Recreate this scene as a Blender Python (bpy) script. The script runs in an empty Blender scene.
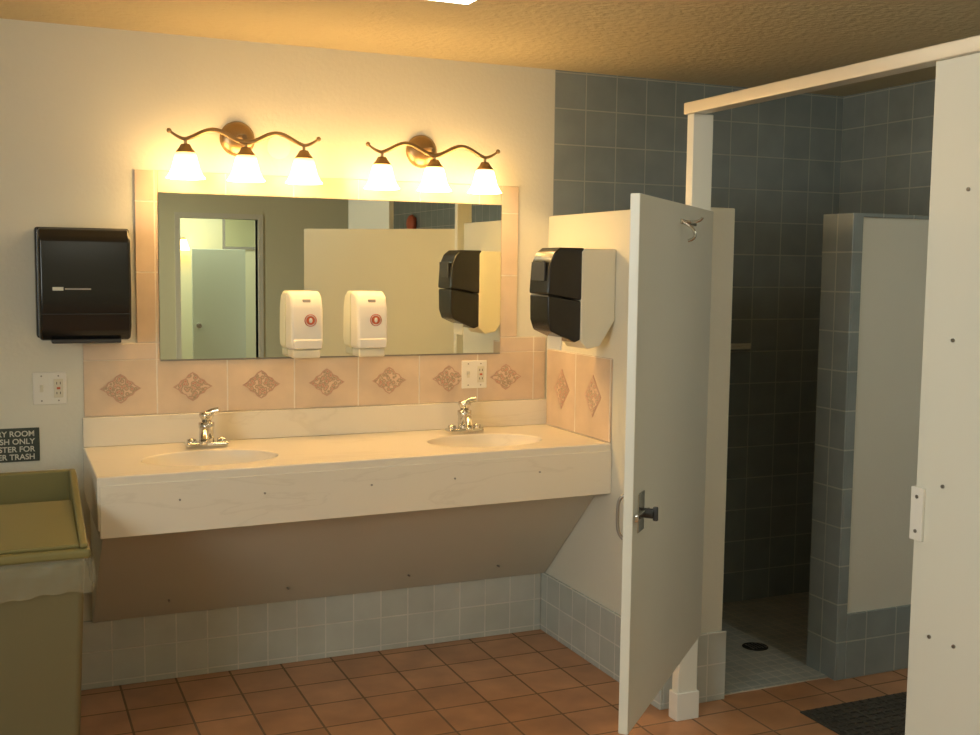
import bpy, bmesh, math, random
from mathutils import Vector, Matrix
random.seed(3)
scn=bpy.context.scene
col=scn.collection
try:
    scn.view_settings.view_transform='Standard'
    scn.view_settings.look='None'
except Exception: pass
D=4.317   # back wall plane
XS=2.17   # low side wall face
XR=3.75   # right wall
XL=-1.6; YB=-2.6; H=2.44

# ---------------------------------------------------------------- materials
def nt(name):
    m=bpy.data.materials.new(name);m.use_nodes=True
    t=m.node_tree;b=t.nodes['Principled BSDF'];return m,t,b
def N(t,typ,**k):
    n=t.nodes.new(typ)
    for a,v in k.items(): setattr(n,a,v)
    return n
def plain(name,c,rough=.5,metal=0,bump=0,bscale=60,var=0,coat=0):
    m,t,b=nt(name);b.inputs['Base Color'].default_value=(*c,1)
    b.inputs['Roughness'].default_value=rough;b.inputs['Metallic'].default_value=metal
    if coat:b.inputs['Coat Weight'].default_value=coat
    if bump or var:
        tc=N(t,'ShaderNodeTexCoord');no=N(t,'ShaderNodeTexNoise');no.inputs['Scale'].default_value=bscale
        no.inputs['Detail'].default_value=4
        t.links.new(tc.outputs['Object'],no.inputs['Vector'])
        if bump:
            bp=N(t,'ShaderNodeBump');bp.inputs['Strength'].default_value=bump;bp.inputs['Distance'].default_value=.01
            t.links.new(no.outputs['Fac'],bp.inputs['Height']);t.links.new(bp.outputs['Normal'],b.inputs['Normal'])
        if var:
            n2=N(t,'ShaderNodeTexNoise');n2.inputs['Scale'].default_value=3;n2.inputs['Detail'].default_value=5
            t.links.new(tc.outputs['Object'],n2.inputs['Vector'])
            mx=N(t,'ShaderNodeMix',data_type='RGBA')
            mx.inputs[6].default_value=(*[x*(1-var) for x in c],1);mx.inputs[7].default_value=(*[min(1,x*(1+var)) for x in c],1)
            t.links.new(n2.outputs['Fac'],mx.inputs[0]);t.links.new(mx.outputs[2],b.inputs['Base Color'])
    return m
def tile(name,c1,c2,mortar,w,h,ms=.004,rough=.25,off=(0,0),var=.0,bias=0):
    m,t,b=nt(name)
    uv=N(t,'ShaderNodeTexCoord');mp=N(t,'ShaderNodeMapping');mp.inputs['Location'].default_value=(off[0],off[1],0)
    br=N(t,'ShaderNodeTexBrick',offset=0.0,squash=1.0)
    br.inputs['Scale'].default_value=1;br.inputs['Brick Width'].default_value=w;br.inputs['Row Height'].default_value=h
    br.inputs['Mortar Size'].default_value=ms;br.inputs['Mortar Smooth'].default_value=.15;br.inputs['Bias'].default_value=bias
    br.inputs['Color1'].default_value=(*c1,1);br.inputs['Color2'].default_value=(*c2,1);br.inputs['Mortar'].default_value=(*mortar,1)
    t.links.new(uv.outputs['UV'],mp.inputs['Vector']);t.links.new(mp.outputs['Vector'],br.inputs['Vector'])
    no=N(t,'ShaderNodeTexNoise');no.inputs['Scale'].default_value=7;no.inputs['Detail'].default_value=6
    t.links.new(uv.outputs['UV'],no.inputs['Vector'])
    mx=N(t,'ShaderNodeMix',data_type='RGBA',blend_type='MULTIPLY');mx.inputs[0].default_value=1
    cr=N(t,'ShaderNodeMapRange');cr.inputs['From Min'].default_value=.3;cr.inputs['From Max'].default_value=.7
    cr.inputs['To Min'].default_value=1-var;cr.inputs['To Max'].default_value=1
    t.links.new(no.outputs['Fac'],cr.inputs['Value'])
    t.links.new(br.outputs['Color'],mx.inputs[6]);t.links.new(cr.outputs[0],mx.inputs[7])
    t.links.new(mx.outputs[2],b.inputs['Base Color'])
    r=N(t,'ShaderNodeMapRange');r.inputs['To Min'].default_value=rough;r.inputs['To Max'].default_value=.9
    t.links.new(br.outputs['Fac'],r.inputs['Value']);t.links.new(r.outputs[0],b.inputs['Roughness'])
    bp=N(t,'ShaderNodeBump',invert=True);bp.inputs['Strength'].default_value=.6;bp.inputs['Distance'].default_value=.004
    t.links.new(br.outputs['Fac'],bp.inputs['Height']);t.links.new(bp.outputs['Normal'],b.inputs['Normal'])
    return m
def marble(name):
    m,t,b=nt(name);b.inputs['Roughness'].default_value=.25
    tc=N(t,'ShaderNodeTexCoord');mp=N(t,'ShaderNodeMapping');mp.inputs['Rotation'].default_value=(0.2,.5,.3);mp.inputs['Scale'].default_value=(.8,2.2,3)
    no=N(t,'ShaderNodeTexNoise');no.inputs['Scale'].default_value=1.6;no.inputs['Detail'].default_value=8;no.inputs['Distortion'].default_value=.8
    cr=N(t,'ShaderNodeValToRGB');e=cr.color_ramp.elements
    base=(.85,.79,.67,1);e[0].position=.485;e[0].color=base;e[1].position=.515;e[1].color=base
    k=cr.color_ramp.elements.new(.5);k.color=(.80,.74,.62,1)
    t.links.new(tc.outputs['Object'],mp.inputs['Vector']);t.links.new(mp.outputs['Vector'],no.inputs['Vector'])
    t.links.new(no.outputs['Fac'],cr.inputs['Fac']);t.links.new(cr.outputs['Color'],b.inputs['Base Color']);return m
def emis(name,c,s,base=None):
    m,t,b=nt(name);b.inputs['Base Color'].default_value=(*(base or c),1)
    b.inputs['Emission Color'].default_value=(*c,1);b.inputs['Emission Strength'].default_value=s;b.inputs['Roughness'].default_value=.4;return m
def lampmat():
    m,t,b=nt('frosted_glass_lit');b.inputs['Base Color'].default_value=(.9,.85,.7,1)
    tc=N(t,'ShaderNodeTexCoord');sp=N(t,'ShaderNodeSeparateXYZ');mr=N(t,'ShaderNodeMapRange')
    mr.inputs['From Min'].default_value=2.0;mr.inputs['From Max'].default_value=1.93;mr.inputs['To Min'].default_value=0;mr.inputs['To Max'].default_value=1
    cr=N(t,'ShaderNodeValToRGB');e=cr.color_ramp.elements
    e[0].color=(1,.42,.10,1);e[1].color=(1,.64,.25,1)
    m2=N(t,'ShaderNodeMapRange');m2.inputs['To Min'].default_value=2;m2.inputs['To Max'].default_value=24
    t.links.new(tc.outputs['Object'],sp.inputs[0]);t.links.new(sp.outputs['Z'],mr.inputs['Value'])
    t.links.new(mr.outputs[0],cr.inputs['Fac']);t.links.new(mr.outputs[0],m2.inputs['Value'])
    t.links.new(cr.outputs['Color'],b.inputs['Emission Color']);t.links.new(m2.outputs[0],b.inputs['Emission Strength']);return m
def floral(name):
    m,t,b=nt(name);b.inputs['Roughness'].default_value=.3
    tc=N(t,'ShaderNodeTexCoord');vo=N(t,'ShaderNodeTexVoronoi');vo.inputs['Scale'].default_value=75
    cr=N(t,'ShaderNodeValToRGB');e=cr.color_ramp.elements
    e[0].position=.15;e[0].color=(.55,.26,.19,1);e[1].position=.75;e[1].color=(.74,.56,.42,1)
    k=cr.color_ramp.elements.new(.36);k.color=(.68,.46,.34,1)
    k=cr.color_ramp.elements.new(.52);k.color=(.38,.30,.20,1)
    t.links.new(tc.outputs['Object'],vo.inputs['Vector']);t.links.new(vo.outputs['Distance'],cr.inputs['Fac'])
    t.links.new(cr.outputs['Color'],b.inputs['Base Color']);return m

M=dict(
 wall=plain('wall_paint',(.77,.75,.64),.6,bump=.10,bscale=60,var=.03),
 wallg=plain('wall_paint_rear',(.80,.79,.58),.6,bump=.1,bscale=70),
 ceil=plain('ceiling_texture',(.60,.51,.32),.8,bump=.8,bscale=38),
 floor=tile('terracotta_tile',(.62,.31,.15),(.52,.25,.115),(.25,.16,.095),.205,.205,.0045,.28,(.03,.05),.3),
 blue=tile('blue_wall_tile',(.32,.36,.35),(.29,.33,.32),(.46,.47,.43),.152,.152,.003,.2,(-2.19+.152*15,0),.15),
 base=tile('grey_base_tile',(.60,.62,.57),(.55,.58,.53),(.72,.71,.65),.118,.118,.003,.25,(0,-.024),.12),
 mosaic=tile('shower_floor_mosaic',(.46,.46,.40),(.40,.41,.36),(.60,.57,.49),.052,.052,.004,.4,(0,0),.2),
 cream=tile('cream_tile',(.80,.64,.48),(.77,.61,.45),(.88,.80,.68),.262,.21,.003,.25,(-.27,-1.03),.14),
 creamb=tile('cream_border_tile',(.80,.65,.50),(.77,.62,.47),(.88,.80,.68),.262,.262,.003,.25,(-.27,-1.302),.14),
 creams=tile('cream_side_tile',(.78,.62,.46),(.75,.58,.42),(.86,.79,.68),.285,.33,.004,.25,(-3.745,-.92),.18),
 marble=marble('cultured_marble'),floral=floral('floral_inlay'),
 outline=plain('inlay_outline',(.56,.36,.27),.3),
 undergrey=plain('under_panel_grey',(.60,.59,.50),.6,var=.06),
 chrome=plain('chrome',(.70,.69,.65),.16,1),
 bronze=plain('brushed_bronze',(.40,.28,.15),.36,1),
 mirror=plain('mirror_glass',(.86,.88,.76),.0,1),
 black=plain('black_plastic',(.012,.012,.012),.22),
 dkgrey=plain('dark_grey_plastic',(.05,.05,.052),.25),
 beige=plain('beige_plastic',(.74,.71,.58),.4),
 white=plain('white_plastic',(.85,.83,.76),.3),
 grey=plain('grey_plastic',(.35,.33,.30),.4),
 door=plain('stall_laminate',(.79,.78,.68),.38,var=.02),
 rail=plain('rail_aluminium',(.78,.72,.60),.35,.5),
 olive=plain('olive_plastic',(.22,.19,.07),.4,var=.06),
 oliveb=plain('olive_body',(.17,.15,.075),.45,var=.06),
 dark=plain('dark_void',(.02,.02,.015),.7),
 sign=plain('sign_plastic',(.06,.075,.06),.4),
 signt=plain('sign_lettering',(.7,.7,.62),.5),
 red=plain('red_logo',(.62,.14,.06),.5),
 steel=plain('steel_screw',(.35,.33,.3),.35,.9),
 rubber=plain('rubber',(.06,.052,.04),.7,bump=.5,bscale=90),
 pale=plain('pale_green_door',(.74,.82,.76),.5),
 lamp=lampmat(),
 sconce=emis('sconce_glass_lit',(1,.65,.2),12,(.9,.85,.7)),
 fluo=emis('fluorescent_diffuser',(1,.95,.8),5.5),
 fill_cool=emis('fill_diffuser_cool',(.97,1,.9),13),  # glow of the added fill lamp over the stall
 fill_rear=emis('fill_diffuser_rear',(1,1,.8),20),  # glow of the added fill lamp near the rear wall
)
def bagmat():
    m,t,b=nt('clear_bag_plastic');b.inputs['Base Color'].default_value=(.50,.47,.33,1);b.inputs['Roughness'].default_value=.22
    b.inputs['Alpha'].default_value=.34
    tc=N(t,'ShaderNodeTexCoord');no=N(t,'ShaderNodeTexNoise');no.inputs['Scale'].default_value=16;no.inputs['Detail'].default_value=5
    bp=N(t,'ShaderNodeBump');bp.inputs['Strength'].default_value=1;bp.inputs['Distance'].default_value=.025
    t.links.new(tc.outputs['Object'],no.inputs['Vector']);t.links.new(no.outputs['Fac'],bp.inputs['Height']);t.links.new(bp.outputs['Normal'],b.inputs['Normal'])
    return m
M['bag']=bagmat()

# ---------------------------------------------------------------- mesh helpers
def finish(name,bm,mat,bev=0,smooth=False,seg=2,uv=True):
    bmesh.ops.recalc_face_normals(bm,faces=bm.faces[:])
    if uv:
        l=bm.loops.layers.uv.new('UVMap')
        for f in bm.faces:
            n=f.normal;a=max(range(3),key=lambda i:abs(n[i]))
            for lp in f.loops:
                c=lp.vert.co
                lp[l].uv=(c.y,c.z) if a==0 else ((c.x,c.z) if a==1 else (c.x,c.y))
    me=bpy.data.meshes.new(name);bm.to_mesh(me);bm.free()
    mats=mat if isinstance(mat,(list,tuple)) else [mat]
    for k in mats: me.materials.append(M[k] if isinstance(k,str) else k)
    o=bpy.data.objects.new(name,me);col.objects.link(o)
    if smooth:
        for p in me.polygons:p.use_smooth=True
    if bev:
        md=o.modifiers.new('bevel','BEVEL');md.width=bev;md.segments=seg;md.limit_method='ANGLE';md.angle_limit=math.radians(40)
        for p in me.polygons:p.use_smooth=True
        w=o.modifiers.new('wn','WEIGHTED_NORMAL')
    return o
def box(name,x0,x1,y0,y1,z0,z1,mat,bev=0,seg=2):
    bm=bmesh.new()
    vs=[bm.verts.new((x,y,z)) for x in (x0,x1) for y in (y0,y1) for z in (z0,z1)]
    for f in ((0,1,3,2),(4,6,7,5),(0,4,5,1),(2,3,7,6),(0,2,6,4),(1,5,7,3)): bm.faces.new([vs[i] for i in f])
    return finish(name,bm,mat,bev,seg=seg)
def prism(name,pts,axis,a,b,mat,bev=0,seg=2,smooth=False):
    bm=bmesh.new()
    def P(p,t):
        return (t,p[0],p[1]) if axis==0 else ((p[0],t,p[1]) if axis==1 else (p[0],p[1],t))
    A=[bm.verts.new(P(p,a)) for p in pts];B=[bm.verts.new(P(p,b)) for p in pts]
    bm.faces.new(A);bm.faces.new(B[::-1]);n=len(pts)
    for i in range(n): bm.faces.new([A[i],B[i],B[(i+1)%n],A[(i+1)%n]])
    return finish(name,bm,mat,bev,seg=seg)
def lathe(name,prof,c,mat,axis='z',seg=32,closed=False):
    bm=bmesh.new();rings=[]
    for r,h in prof:
        ring=[]
        for i in range(seg):
            a=2*math.pi*i/seg
            if axis=='z': co=(c[0]+r*math.cos(a),c[1]+r*math.sin(a),c[2]+h)
            elif axis=='y': co=(c[0]+r*math.cos(a),c[1]+h,c[2]+r*math.sin(a))
            else: co=(c[0]+h,c[1]+r*math.cos(a),c[2]+r*math.sin(a))
            ring.append(bm.verts.new(co))
        rings.append(ring)
    for a,b in zip(rings,rings[1:]):
        for i in range(seg): bm.faces.new([a[i],a[(i+1)%seg],b[(i+1)%seg],b[i]])
    if closed: bm.faces.new(rings[0]);bm.faces.new(rings[-1][::-1])
    return finish(name,bm,mat,smooth=True)
def cyl(name,c,r,h,mat,axis='z',seg=24,bev=0):
    o=lathe(name,[(r,0),(r,h)],c,mat,axis,seg,True)
    for p in o.data.polygons:p.use_smooth=len(p.vertices)==4
    return o
def tube(name,pts,r,mat,spline='NURBS',radii=None):
    cu=bpy.data.curves.new(name,'CURVE');cu.dimensions='3D';cu.bevel_depth=r;cu.bevel_resolution=4;cu.use_fill_caps=True
    s=cu.splines.new(spline);s.points.add(len(pts)-1)
    for i,p in enumerate(pts): s.points[i].co=(*p,1);s.points[i].radius=radii[i] if radii else 1
    if spline=='NURBS': s.order_u=3;s.use_endpoint_u=True
    s.resolution_u=10
    o=bpy.data.objects.new(name,cu);cu.materials.append(M[mat]);col.objects.link(o)
    dg=bpy.context.evaluated_depsgraph_get();me=bpy.data.meshes.new_from_object(o.evaluated_get(dg))
    bpy.data.objects.remove(o);me.name=name
    for p in me.polygons:p.use_smooth=True
    o=bpy.data.objects.new(name,me);col.objects.link(o);return o
def group(name,c,parts,rot=None):
    e=bpy.data.objects.new(name,None);e.location=c;e.empty_display_size=.05;col.objects.link(e)
    for p in parts: p.parent=e;p.matrix_parent_inverse=Matrix.Translation(-Vector(c))
    return e
def ellip(name,c,rx,ry,rz,mat,seg=40):
    bm=bmesh.new();bmesh.ops.create_uvsphere(bm,u_segments=seg,v_segments=seg//2,radius=1)
    for v in bm.verts:v.co=Vector((c[0]+v.co.x*rx,c[1]+v.co.y*ry,c[2]+v.co.z*rz))
    return finish(name,bm,mat,smooth=True)

# ---------------------------------------------------------------- room shell
box('floor',XL-.1,XR+.1,YB-1.6,D+.1,-.1,0,'floor')
box('ceiling',XL-.1,XR+.1,YB-1.6,D+.1,H,H+.1,'ceil')
box('wall_back',XL-.1,XS+.02,D,D+.12,0,H,'wall')
box('wall_back_tiled',XS+.02,XR,D,D+.12,0,H,'blue')
box('wall_right',XR,XR+.12,YB,D+.12,0,H,'blue')
wy0,wy1,wz0,wz1=.2,1.7,1.1,2.1
parts=[box('wl_a',XL-.12,XL,YB,wy0,0,H,'wall'),box('wl_b',XL-.12,XL,wy1,D+.12,0,H,'wall'),
 box('wl_c',XL-.12,XL,wy0,wy1,0,wz0,'wall'),box('wl_d',XL-.12,XL,wy0,wy1,wz1,H,'wall')]
group('wall_left',(XL-.06,1,1.2),parts)
fr=[box('frame_bottom',XL-.09,XL-.03,wy0,wy1,wz0,wz0+.05,'white'),box('frame_top',XL-.09,XL-.03,wy0,wy1,wz1-.05,wz1,'white'),
 box('frame_a',XL-.09,XL-.03,wy0,wy0+.05,wz0,wz1,'white'),box('frame_b',XL-.09,XL-.03,wy1-.05,wy1,wz0,wz1,'white'),
 box('mullion',XL-.08,XL-.04,(wy0+wy1)/2-.02,(wy0+wy1)/2+.02,wz0,wz1,'white')]
group('window_1',(XL-.06,(wy0+wy1)/2,1.6),fr)
dx0,dx1,dz=1.62,2.38,2.05
group('wall_rear',(1,YB-.06,1.2),[box('wr_a',XL-.12,dx0,YB-.12,YB,0,H,'wallg'),box('wr_b',dx1,XR+.12,YB-.12,YB,0,H,'wallg'),box('wr_c',dx0,dx1,YB-.12,YB,dz,H,'wallg')])
group('trim_doorway',(2,YB+.01,1),[box('casing_a',dx0-.05,dx0,YB-.13,YB+.02,0,dz+.05,'door'),box('casing_b',dx1,dx1+.05,YB-.13,YB+.02,0,dz+.05,'door'),box('casing_c',dx0,dx1,YB-.13,YB+.02,dz,dz+.05,'door')])
box('wall_rear_hall',XL,XR,YB-1.6,YB-1.5,0,H,'wallg')
group('door_1',(2.1,YB-.8,.9),[box('leaf',1.86,2.42,YB-.86,YB-.82,.02,1.76,'pale',.004),cyl('knob',(1.92,YB-.82,.95),.025,.05,'chrome','y')])
hy=YB-1.5
group('wall_mirror_hall',(2.5,hy+.01,1.96),[box('glass',2.33,2.68,hy,hy+.008,1.80,2.12,'mirror'),
  box('frame_a',2.30,2.33,hy,hy+.02,1.77,2.15,'grey'),box('frame_b',2.68,2.71,hy,hy+.02,1.77,2.15,'grey'),
  box('frame_c',2.33,2.68,hy,hy+.02,2.12,2.15,'grey'),box('frame_d',2.33,2.68,hy,hy+.02,1.77,1.80,'grey')])
group('fire_alarm_bell',(XR-.04,-1.78,2.02),[lathe('gong',[(.0,-.07),(.05,-.068),(.08,-.05),(.09,-.025),(.085,-.025)],(XR,-1.78,2.02),'red','x'),
  box('back_box',XR-.04,XR-.001,-1.84,-1.72,1.96,2.08,'red',.005)])

box('baseboard_back',XL,XS-.013,D-.012,D,0,.262,'base',.003)
LX1=2.43;LY=3.34;LZ=1.82
parts=[box('core',XS,LX1,LY,D,0,LZ,'wall',.004),
 box('shower_side_tile',LX1,LX1+.01,LY+.05,D,0,LZ,'blue')]
group('wall_low_divider',((XS+LX1)/2,(LY+D)/2,.9),parts)
group('baseboard_divider',(XS,3.8,.13),[box('side_tiles',XS-.012,XS,LY-.012,D-.0,0,.262,'base',.003),box('end_tiles',XS,LX1+.012,LY-.012,LY,0,.262,'base',.003)])
SX=2.955;SY0=3.33;SY1=3.48
group('wall_shower_partition',(3.35,3.4,.9),[box('core',SX+.01,XR,SY0,SY1,0,1.805,'wall'),
 box('end_tile',SX,SX+.01,SY0-.01,SY1+.01,0,1.81,'blue',.003),
 box('edge_tile',SX+.01,SX+.05,SY0-.01,SY0,0,1.81,'blue',.002),
 box('shower_face_tile',SX+.01,XR,SY1,SY1+.01,0,1.81,'blue'),
 box('top_tile',SX,XR,SY0-.01,SY1+.01,1.805,1.82,'blue',.003)])
box('baseboard_shower',SX+.05,XR,SY0-.012,SY0,0,.262,'blue',.003)
box('trim_shower_floor',LX1+.01,XR,SY1-.12,D,0,.006,'mosaic')
group('floor_drain',(2.90,3.75,.01),[lathe('ring',[(.0,.003),(.045,.003),(.055,0)],(2.90,3.75,.0065),'dark'),
  *[box('slot_%d'%i,2.868+i*.016,2.876+i*.016,3.72,3.78,.0085,.0105,'steel') for i in range(5)]])

# ---------------------------------------------------------------- tile backsplash + mirror
parts=[box('main_band',.272,XS-.009,D-.008,D,1.031,1.24,'cream',.002)]
mb=[box('row_left',.272,.543,D-.008,D,1.24,1.302,'creamb',.002),
 box('row_right',1.945,XS-.009,D-.008,D,1.24,1.302,'creamb',.002),
 box('border_left',.462,.543,D-.008,D,1.302,1.94,'creamb',.002),
 box('border_right',1.945,2.023,D-.008,D,1.302,1.94,'creamb',.002),
 box('border_top',.543,1.945,D-.008,D,1.861,1.94,'creamb',.002)]
group('trim_mirror_border',(1.24,D,1.6),mb)
q=[(-.074,0),(-.052,.013),(-.044,.025),(-.026,.032),(-.018,.045)]
dm=q+[(0,.056)]+[(-a,b) for a,b in q[::-1]]
dm=dm+[(a,-b) for a,b in dm[1:-1]][::-1]
for i in range(7):
    cx=.401+.262*i;cz=1.132
    parts.append(prism('diamond_line_%d'%i,[(cx+a,cz+b) for a,b in dm],1,D-.0100,D-.007,'outline'))
    parts.append(prism('diamond_%d'%i,[(cx+a*.9,cz+b*.9) for a,b in dm],1,D-.0108,D-.007,'floral'))
group('tile_backsplash',(1.2,D,1.13),parts)
parts=[box('side_panel',XS-.008,XS,3.74,D-.024,.921,1.25,'creams',.002)]
for i,cy in enumerate((4.15,3.88)):
    sd=[(-.068,0),(-.03,.045),(0,.085),(.03,.045),(.068,0),(.03,-.045),(0,-.085),(-.03,-.045)]
    parts.append(prism('side_diamond_line_%d'%i,[(cy+a,1.09+b) for a,b in sd],0,XS-.010,XS-.007,'outline'))
    parts.append(prism('side_diamond_%d'%i,[(cy+a*.88,1.09+b*.88) for a,b in sd],0,XS-.0108,XS-.007,'floral'))
group('side_splash_tiles',(XS,4,1.08),parts)
group('wall_mirror',(1.244,D-.006,1.55),[box('glass',.545,1.943,D-.010,D-.001,1.237,1.859,'mirror'),
  box('edge_bottom',.545,1.943,D-.012,D-.0,1.231,1.237,'steel')])

# ---------------------------------------------------------------- vanity
CX0,CX1,CY0,CY1,CZ=.265,XS-.002,3.67,3.735,.92
def fy_(x): return CY0+(CY1-CY0)*(x-CX0)/(CX1-CX0)
top=prism('countertop',[(CX0,CY0),(CX1,CY1),(CX1,D-.001),(CX0,D-.001)],2,.745,CZ,'marble',0)
for cx,cy in ((.665,3.935),(1.735,3.975)):
    e=ellip('cut',(cx,cy,CZ+.012),.235,.16,.14,'marble',48)
    md=top.modifiers.new('b','BOOLEAN');md.operation='DIFFERENCE';md.object=e;md.solver='EXACT'
    bpy.context.view_layer.update()
    dg=bpy.context.evaluated_depsgraph_get();me=bpy.data.meshes.new_from_object(top.evaluated_get(dg))
    top.modifiers.clear();top.data=me;bpy.data.objects.remove(e)
for p in top.data.polygons:
    p.use_smooth = (abs(p.normal.z)<.999 and max(abs(p.normal.x),abs(p.normal.y))<.999) or p.area<.002
md=top.modifiers.new('bv','BEVEL');md.width=.006;md.segments=3;md.limit_method='ANGLE';md.angle_limit=math.radians(35)
top.modifiers.new('wn','WEIGHTED_NORMAL')
parts=[top,box('backsplash_strip',CX0,CX1,D-.022,D-.001,CZ,1.03,'marble',.004),
 prism('apron',[(CX0+.008,CY0-.004),(CX1,CY1-.004),(CX1,CY1+.02),(CX0+.008,CY0+.02)],2,.722,CZ-.028,'marble',.002),
 box('apron_side',CX0+.006,CX0+.03,CY0,D-.01,.722,CZ-.028,'marble',.002)]
parts.append(prism('slanted_skirt',[(3.80,.745),(3.83,.745),(D-.013,.29),(D-.013,.265),(D-.03,.262)],0,CX0+.03,CX1-.002,'undergrey'))
parts.append(prism('skirt_end',[(3.72,.73),(D-.013,.73),(D-.013,.265),(D-.05,.265)],0,CX0+.02,CX0+.032,'undergrey'))
for x in (.52,.80,1.18,1.5,1.85): parts.append(cyl('apron_screw',(x,fy_(x)-.008,.83),.0035,.006,'steel','y',12))
for x in (.55,1.0,1.5,1.9): parts.append(cyl('skirt_screw',(x,4.19,.34),.004,.02,'steel','y',10))
for cx,cy in ((.665,3.935),(1.735,3.975)): parts.append(lathe('sink_drain',[(0,.004),(.018,.004),(.026,0)],(cx,cy,CZ+.012-.139),'chrome'))
group('vanity_counter',(1.2,4,.85),parts)

def faucet(x,y):
    z=CZ
    b=box('base_plate',x-.078,x+.078,y-.03,y+.03,z,z+.02,'chrome',.012,4)
    body=lathe('body',[(.028,0),(.027,.03),(.026,.05),(.029,.06),(.029,.076),(.0,.084)],(x,y,z+.015),'chrome')
    sp=tube('spout',[(x,y,z+.035),(x-.01,y-.05,z+.07),(x-.025,y-.10,z+.068),(x-.03,y-.125,z+.040)],.016,'chrome',radii=[1.4,1.2,1,1])
    ae=cyl('aerator',(x-.03,y-.125,z+.026),.014,.018,'chrome')
    neck=lathe('neck',[(.016,0),(.020,.012),(.027,.024),(.025,.036),(0,.042)],(x,y,z+.092),'chrome')
    lv=tube('lever',[(x,y,z+.122),(x+.012,y-.01,z+.134),(x+.042,y-.02,z+.138)],.010,'chrome',radii=[1.2,1,1.2])
    h=[lathe('side_cap',[(.018,0),(.017,.012),(.0,.018)],(x+s*.055,y,z+.018),'chrome') for s in (-1,1)]
    group('faucet',(x,y,z),[b,body,sp,ae,neck,lv]+h)
faucet(.69,4.17);faucet(1.735,4.19)

# ---------------------------------------------------------------- soap dispensers
def soap(x):
    y1=D-.011;y0=y1-.105;w2=.063
    prof=[(y1,1.27),(y0+.02,1.27),(y0,1.30),(y0+.004,1.43),(y0+.025,1.48),(y0+.055,1.497),(y1,1.497)]
    a=prism('shell',prof,0,x-w2,x+w2,'white',.014,4)
    b=box('pump_base',x-.055,x+.055,y0+.012,y1,1.238,1.272,'beige',.008,3)
    lev=box('push_bar',x-.056,x+.056,y0-.006,y0+.02,1.275,1.312,'white',.006,3)
    l=cyl('logo_disc',(x+.012,y0-.0005,1.385),.017,.004,'red','y',24)
    l3=ellip('logo_mark',(x+.012,y0-.001,1.385),.007,.0015,.010,'white',16)
    l2=lathe('logo_ring',[(.021,0),(.0235,0),(.0235,.003),(.021,.003)],(x+.012,y0-.0005,1.385),'red','y')
    w=box('window_strip',x-.016,x+.016,y0+.014,y0+.03,1.452,1.466,'grey',.003)
    group('soap_dispenser',(x,D-.06,1.38),[a,b,lev,l,l2,l3,w])
soap(1.082);soap(1.345)

# ---------------------------------------------------------------- vanity lights
def fixture(cx,z0,name='vanity_light'):
    y=D-.14;p=[]
    px=cx-.005
    p.append(lathe('back_plate',[(.0,-.03),(.03,-.028),(.055,-.018),(.066,-.006),(.066,0)],(px,D-.001,z0+.052),'bronze','y',36))
    p.append(tube('stem',[(px,D-.02,z0+.055),(px,D-.09,z0+.055),(px,y,z0+.045)],.009,'bronze'))
    pts=[];rad=[]
    n=60
    for i in range(n+1):
        s=-1+2*i/n;x=cx+s*.275
        z=z0+.045+.020*math.cos(s*math.pi*2.35+math.pi)*(1)+(.018*max(0,abs(s)-.8)/.2)
        pts.append((x,y,z));rad.append(.6+.7*(1-abs(s)**4))
    p.append(tube('wavy_arm',pts,.0065,'bronze',radii=rad))
    for s in (-1,1): p.append(ellip('finial',(cx+s*.275,y,pts[0][2]),.009,.009,.009,'bronze',16))
    for k in (-1,0,1):
        sx=cx+k*.218
        p.append(tube('hanger',[(sx,y,z0+.03),(sx,y,z0-.0)],.006,'bronze','POLY'))
        p.append(lathe('socket_cup',[(.0,.022),(.016,.02),(.024,.006),(.034,-.006),(.034,-.010)],(sx,y,z0-.012),'bronze'))
        p.append(lathe('glass_shade',[(.030,0),(.038,-.012),(.043,-.035),(.050,-.065),(.062,-.088),(.070,-.098),(.067,-.099),(.058,-.086),(.046,-.064),(.039,-.035),(.034,-.012),(.0,-.004)],(sx,y,z0-.016),'lamp'))
    group(name,(cx,D-.07,z0+.03),p)
fixture(.845,2.02);fixture(1.59,2.012)
group('wall_cover_plate',(1.0,D-.004,2.05),[cyl('disc',(1.0,D-.004,2.05),.045,.004,'white','y',32)])

# ---------------------------------------------------------------- towel dispensers
p=[prism('cover',[(D-.001,1.325),(D-.17,1.325),(D-.205,1.37),(D-.215,1.50),(D-.205,1.68),(D-.17,1.715),(D-.001,1.715)],0,.122,.425,'black',.012,4),
   box('side_housing',.115,.432,D-.10,D-.001,1.33,1.72,'black',.008),
   box('label',.165,.20,D-.217,D-.212,1.50,1.512,'signt'),box('label_bar',.205,.29,D-.2165,D-.212,1.503,1.508,'grey'),
   box('front_seam',.124,.423,D-.2135,D-.205,1.418,1.420,'dkgrey'),
   box('outlet_lip',.16,.39,D-.19,D-.05,1.315,1.33,'dkgrey',.004)]
group('paper_towel_dispenser',(.27,D-.1,1.52),p)
y0,y1=3.73,3.90
p=[prism('housing',[(2.03,1.672),(XS-.001,1.672),(XS-.001,1.40),(2.105,1.30),(2.05,1.29),(2.02,1.32),(2.02,1.66)],1,y0,y1,'beige',.006,3),
   prism('cover_upper',[(2.034,1.675),(1.93,1.675),(1.905,1.655),(1.885,1.61),(1.878,1.50),(2.034,1.475)],1,y0+.003,y1-.003,'black',.008,3),
   prism('cover_lower',[(2.034,1.472),(1.88,1.497),(1.882,1.40),(1.895,1.36),(1.94,1.34),(2.0,1.315),(2.034,1.33)],1,y0+.006,y1-.006,'black',.008,3),
   box('label_plate',1.876,1.882,y0+.03,y1-.03,1.55,1.62,'dkgrey'),
   box('paper_tip',1.95,1.954,y0+.03,y1-.03,1.285,1.34,'white')]
group('paper_towel_dispenser',(2.0,3.8,1.48),p)

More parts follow.
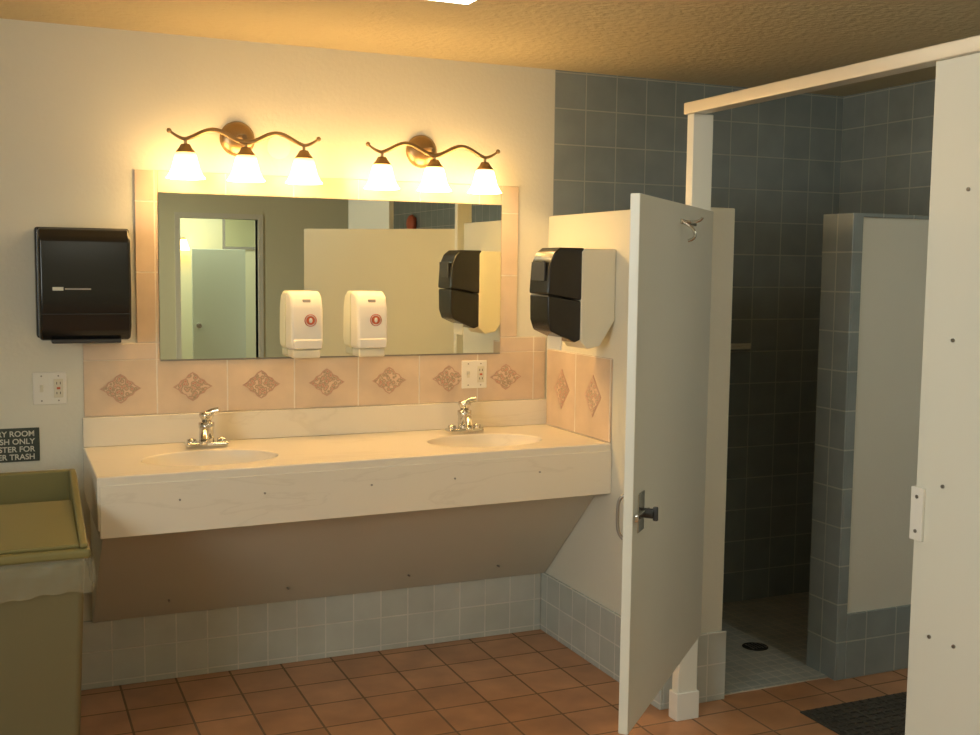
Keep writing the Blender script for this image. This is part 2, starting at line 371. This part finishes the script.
# ---------------------------------------------------------------- switch, outlet, sign
def plate(name,x0,x1,z0,z1,y,gangs):
    p=[box('plate',x0,x1,y-.006,y,z0,z1,'white',.003,3)];w=(x1-x0)/len(gangs);zc=(z0+z1)/2
    for i,g in enumerate(gangs):
        xc=x0+w*(i+.5)
        if g=='o':
            p.append(box('receptacle',xc-.016,xc+.016,y-.009,y-.004,zc-.034,zc+.034,'beige',.002))
            for s in (-.018,.018):
                for d in (-.006,.006): p.append(box('slot',xc+d-.0012,xc+d+.0012,y-.0095,y-.008,zc+s-.004,zc+s+.005,'dark'))
            p.append(box('test_button',xc-.006,xc+.006,y-.010,y-.008,zc-.004,zc+.004,'red'))
        elif g=='s':
            p.append(box('slot_frame',xc-.006,xc+.006,y-.0075,y-.005,zc-.013,zc+.013,'beige'))
            p.append(box('toggle',xc-.004,xc+.004,y-.018,y-.005,zc,zc+.012,'beige',.001))
        for s in (-.045,.045): p.append(cyl('screw',(xc,y-.0075,zc+s),.003,.003,'steel','y',10))
    group(name,((x0+x1)/2,y,zc),p)
plate('light_switch',.10,.215,1.082,1.20,D,['s','o'])
plate('wall_outlet',1.768,1.883,1.088,1.206,D-.008,['s','o'])
p=[box('panel',-.20,.118,D-.005,D,.878,1.0,'sign',.002)]
for i,(s,z) in enumerate((('LAUNDRY ROOM',.974),('TRASH ONLY',.946),('USE DUMPSTER FOR',.918),('ALL OTHER TRASH',.890))):
    cu=bpy.data.curves.new('lettering','FONT');cu.body=s;cu.size=.028;cu.align_x='RIGHT';cu.extrude=.0006;cu.offset=.0005
    o=bpy.data.objects.new('lettering_%d'%i,cu);cu.materials.append(M['signt']);col.objects.link(o)
    o.location=(.102,D-.0056,z-.004);o.rotation_euler=(math.pi/2,0,0)
    bpy.context.view_layer.update();dg=bpy.context.evaluated_depsgraph_get()
    me=bpy.data.meshes.new_from_object(o.evaluated_get(dg));mw=o.matrix_world.copy();bpy.data.objects.remove(o)
    me.transform(mw);o=bpy.data.objects.new('lettering_%d'%i,me);col.objects.link(o);p.append(o)
group('wall_sign',(-.04,D,.94),p)

# ---------------------------------------------------------------- stall: pilasters, rail, door
PZ=2.125
group('stall_pilaster',(2.21,3.25,1.0),[box('panel',2.165,2.245,3.225,3.265,.0,PZ,'door',.003),
   box('shoe',2.158,2.252,3.218,3.272,0,.10,'white',.003),
   box('wall_bracket',2.20,2.24,3.265,LY,1.45,1.56,'rail',.002),box('wall_bracket_low',2.20,2.24,3.265,LY-.012,.40,.50,'rail',.002)])
box('stall_header_rail',2.155,2.215,.3,3.275,PZ,PZ+.04,'rail',.004)
p=[box('panel',2.165,2.195,1.3,2.16,.0,PZ,'door',.003),box('shoe',2.158,2.202,1.296,2.167,0,.10,'white',.003),
   box('keeper_plate',2.155,2.166,2.125,2.165,.905,1.045,'white',.003,3),box('keeper_lip',2.155,2.198,2.16,2.166,.905,1.045,'white',.002)]
for y,z in ((2.035,1.80),(2.06,1.43),(2.07,1.06),(2.09,.665),(2.01,.665),(2.145,1.02),(2.145,.93)): p.append(cyl('screw',(2.153,y,z) if y>2.1 else (2.161,y,z),.005,.006,'steel','x',12))
group('stall_pilaster',(2.18,1.73,1.0),p)
box('stall_side_panel',2.20,XR-.002,1.30,1.33,.3,1.8,'door',.003)
hx,hy=2.225,3.205;fx,fy=1.545,2.565
dv=Vector((fx-hx,fy-hy,0));W=dv.length;ang=math.atan2(dv.y,dv.x)
zb,zt=.315,1.797
p=[box('leaf',0,W,-.014,.014,zb,zt,'door',.003)]
ny=Vector((-math.sin(ang),math.cos(ang),0));cs=1 if ny.dot(Vector((0,0,0))-Vector((hx,hy,0)))>0 else -1
def yb(a,b): return (min(cs*a,cs*b),max(cs*a,cs*b))
dzl=-.072
p.append(box('latch_plate',W-.105,W-.045,*yb(.014,.018),.945+dzl,1.055+dzl,'chrome',.004,3))
p.append(box('latch_bolt',W-.12,W+.0,*yb(.018,.030),.985+dzl,1.005+dzl,'chrome',.003))
p.append(cyl('latch_knob',(W-.085,cs*.018 if cs>0 else -.05,.995+dzl),.014,.032,'dkgrey','y',20))
p.append(box('latch_thumb',W-.09,W-.08,*yb(.048,.062),.975+dzl,1.015+dzl,'dkgrey',.003))
p.append(tube('pull_handle',[(W-.05,-cs*.014,.92+dzl),(W-.05,-cs*.04,.925+dzl),(W-.05,-cs*.045,.99+dzl),(W-.05,-cs*.04,1.045+dzl),(W-.05,-cs*.014,1.05+dzl)],.005,'steel'))
hk=W*.45
p.append(box('hook_plate',hk-.14,hk+.06,*yb(.014,.020),1.735,1.75,'chrome',.002))
p.append(tube('coat_hook',[(hk+.04,cs*.018,1.74),(hk+.04,cs*.05,1.725),(hk+.04,cs*.06,1.69),(hk+.04,cs*.035,1.685)],.005,'chrome'))
p.append(tube('coat_hook_upper',[(hk-.06,cs*.018,1.745),(hk-.06,cs*.05,1.745),(hk-.06,cs*.055,1.76)],.005,'chrome'))
for z in (.42,1.68): p.append(cyl('hinge_barrel',(-.008,0,z-.04),.011,.08,'chrome'))
R=Matrix.Translation((hx,hy,0))@Matrix.Rotation(ang,4,'Z')
e=bpy.data.objects.new('stall_door',None);e.matrix_world=R;col.objects.link(e)
for q in p:q.parent=e

group('shower_soap_shelf',(3.1,D-.05,1.25),[box('tray',3.02,3.18,D-.10,D,1.235,1.25,'beige',.005,3),box('lip',3.02,3.18,D-.10,D-.09,1.25,1.262,'beige',.003)])
mp=[box('mat_base',2.62,3.32,2.66,3.12,0,.006,'rubber',.003)]
for i in range(11): mp.append(box('rib_%d'%i,2.63,3.31,2.68+i*.039,2.692+i*.039,.006,.012,'rubber',.002))
for i in range(17): mp.append(box('crossrib_%d'%i,2.64+i*.041,2.652+i*.041,2.67,3.11,.006,.0115,'rubber',.002))
group('rubber_floor_mat',(2.97,2.9,.01),mp)

# ---------------------------------------------------------------- trash bin
def frustum(name,x0,x1,y0,y1,z0,z1,t,mat,bev=.02):
    bm=bmesh.new()
    lo=[(x0+t,y0+t),(x1-t,y0+t),(x1-t,y1-t),(x0+t,y1-t)];hi=[(x0,y0),(x1,y0),(x1,y1),(x0,y1)]
    A=[bm.verts.new((*q,z0)) for q in lo];B=[bm.verts.new((*q,z1)) for q in hi]
    bm.faces.new(A);bm.faces.new(B)
    for i in range(4):bm.faces.new([A[i],A[(i+1)%4],B[(i+1)%4],B[i]])
    return finish(name,bm,mat,bev,seg=3)
bx0,bx1,by0,by1=-.33,.222,3.34,3.90
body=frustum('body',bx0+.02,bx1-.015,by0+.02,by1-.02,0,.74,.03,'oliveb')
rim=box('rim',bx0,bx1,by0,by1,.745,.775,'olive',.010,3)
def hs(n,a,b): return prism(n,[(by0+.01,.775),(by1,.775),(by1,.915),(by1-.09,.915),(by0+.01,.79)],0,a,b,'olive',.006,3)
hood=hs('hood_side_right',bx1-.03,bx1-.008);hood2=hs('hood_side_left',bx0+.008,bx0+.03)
hb=box('hood_back',bx0+.008,bx1-.008,by1-.03,by1-.002,.775,.915,'olive',.008,3)
inner=box('hood_opening',bx0+.03,bx1-.03,by1-.24,by1-.03,.776,.80,'dark')
flap=prism('sloped_flap',[(by0+.02,.775),(by0+.02,.786),(by1-.21,.852),(by1-.205,.838)],0,bx0+.03,bx1-.03,'olive',.003)
bm=bmesh.new();rows=[];per=[];n=26
cs_=[(bx0-.004,by0-.006),(bx1+.006,by0-.006),(bx1+.006,by1),(bx0-.004,by1)]
for i in range(4):
    a=cs_[i];b=cs_[(i+1)%4]
    for k in range(n): per.append((a[0]+(b[0]-a[0])*k/n,a[1]+(b[1]-a[1])*k/n))
cxm,cym=(bx0+bx1)/2,(by0+by1)/2
for j,z in enumerate((.750,.73,.71,.69,.67,.648)):
    r=[]
    for i,(x,y) in enumerate(per):
        s=1+.012*math.sin(j*.6)+.007*math.sin(i*.9+j)+.005*math.sin(i*2.3+j*1.7)
        zz=z+(.006*math.sin(i*.35)+.004*math.sin(i*1.7) if j==5 else 0)
        r.append(bm.verts.new((cxm+(x-cxm)*s,cym+(y-cym)*s,zz)))
    rows.append(r)
for a,b in zip(rows,rows[1:]):
    for i in range(len(a)): bm.faces.new([a[i],a[(i+1)%len(a)],b[(i+1)%len(a)],b[i]])
bag=finish('bag_skirt',bm,'bag',smooth=True)
group('trash_bin',(-.05,3.62,.4),[body,rim,hood,hood2,hb,inner,flap,bag])

# ---------------------------------------------------------------- lights
group('stall_fill_light',(1.3,2.5,H-.03),[box('housing',1.13,1.33,1.95,3.20,H-.03,H,'white',.004),box('diffuser',1.14,1.32,1.965,3.185,H-.055,H-.03,'fluo',.01,3)])
group('stall_fill_light',(2.95,1.8,H-.03),[box('housing',2.8,3.0,1.36,2.2,H-.03,H,'white',.004),box('diffuser',2.81,2.99,1.37,2.19,H-.055,H-.03,'fill_cool',.01,3)])  # added out-of-view fill lamp, brightens shower, stall panel and door
group('stall_fill_light',(.6,-.9,H-.03),[box('housing',.5,.7,-1.6,-.4,H-.03,H,'white',.004),box('diffuser',.51,.69,-1.59,-.41,H-.055,H-.03,'fill_rear',.01,3)])  # added unseen fill lamp, lifts the dark rear wall in the mirror
def area(name,loc,rot,sx,sy,e,c):
    l=bpy.data.lights.new(name,'AREA');l.shape='RECTANGLE';l.size=sx;l.size_y=sy;l.energy=e;l.color=c
    o=bpy.data.objects.new(name,l);o.location=loc;o.rotation_euler=rot;col.objects.link(o);return o
area('window_daylight',(XL-.14,(wy0+wy1)/2,1.6),(0,-math.pi/2,0),1.0,1.5,62,(.9,.97,.92))
area('hall_light',(1.6,YB-.8,H-.02),(0,0,0),1.5,.6,24,(.95,1,.82))
group('wall_sconce',(1.82,YB-1.45,1.75),[lathe('shade',[(.03,0),(.07,-.12),(.065,-.12),(0,-.01)],(1.86,YB-1.40,1.87),'sconce'),cyl('mount',(1.86,YB-1.5,1.86),.03,.10,'bronze','y')])

# ---------------------------------------------------------------- world, camera
w=bpy.data.worlds.new('world');scn.world=w;w.use_nodes=True
bg=w.node_tree.nodes['Background'];bg.inputs[0].default_value=(.6,.75,1,1);bg.inputs[1].default_value=.6
f,yaw,pit,rol=1111.768,.41518,.08923,.01209
fw=Vector((math.sin(yaw)*math.cos(pit),math.cos(yaw)*math.cos(pit),-math.sin(pit)))
r=Vector((math.cos(yaw),-math.sin(yaw),0));u=r.cross(fw)
r2=r*math.cos(rol)+u*math.sin(rol);u2=-r*math.sin(rol)+u*math.cos(rol)
cd=bpy.data.cameras.new('camera');cd.sensor_width=36;cd.lens=f/980*36;cd.clip_start=.05
co=bpy.data.objects.new('camera',cd);col.objects.link(co)
mw=Matrix.Identity(4)
for i in range(3): mw[i][0]=r2[i];mw[i][1]=u2[i];mw[i][2]=-fw[i]
mw[0][3],mw[1][3],mw[2][3]=0,0,1.595
co.matrix_world=mw;scn.camera=co
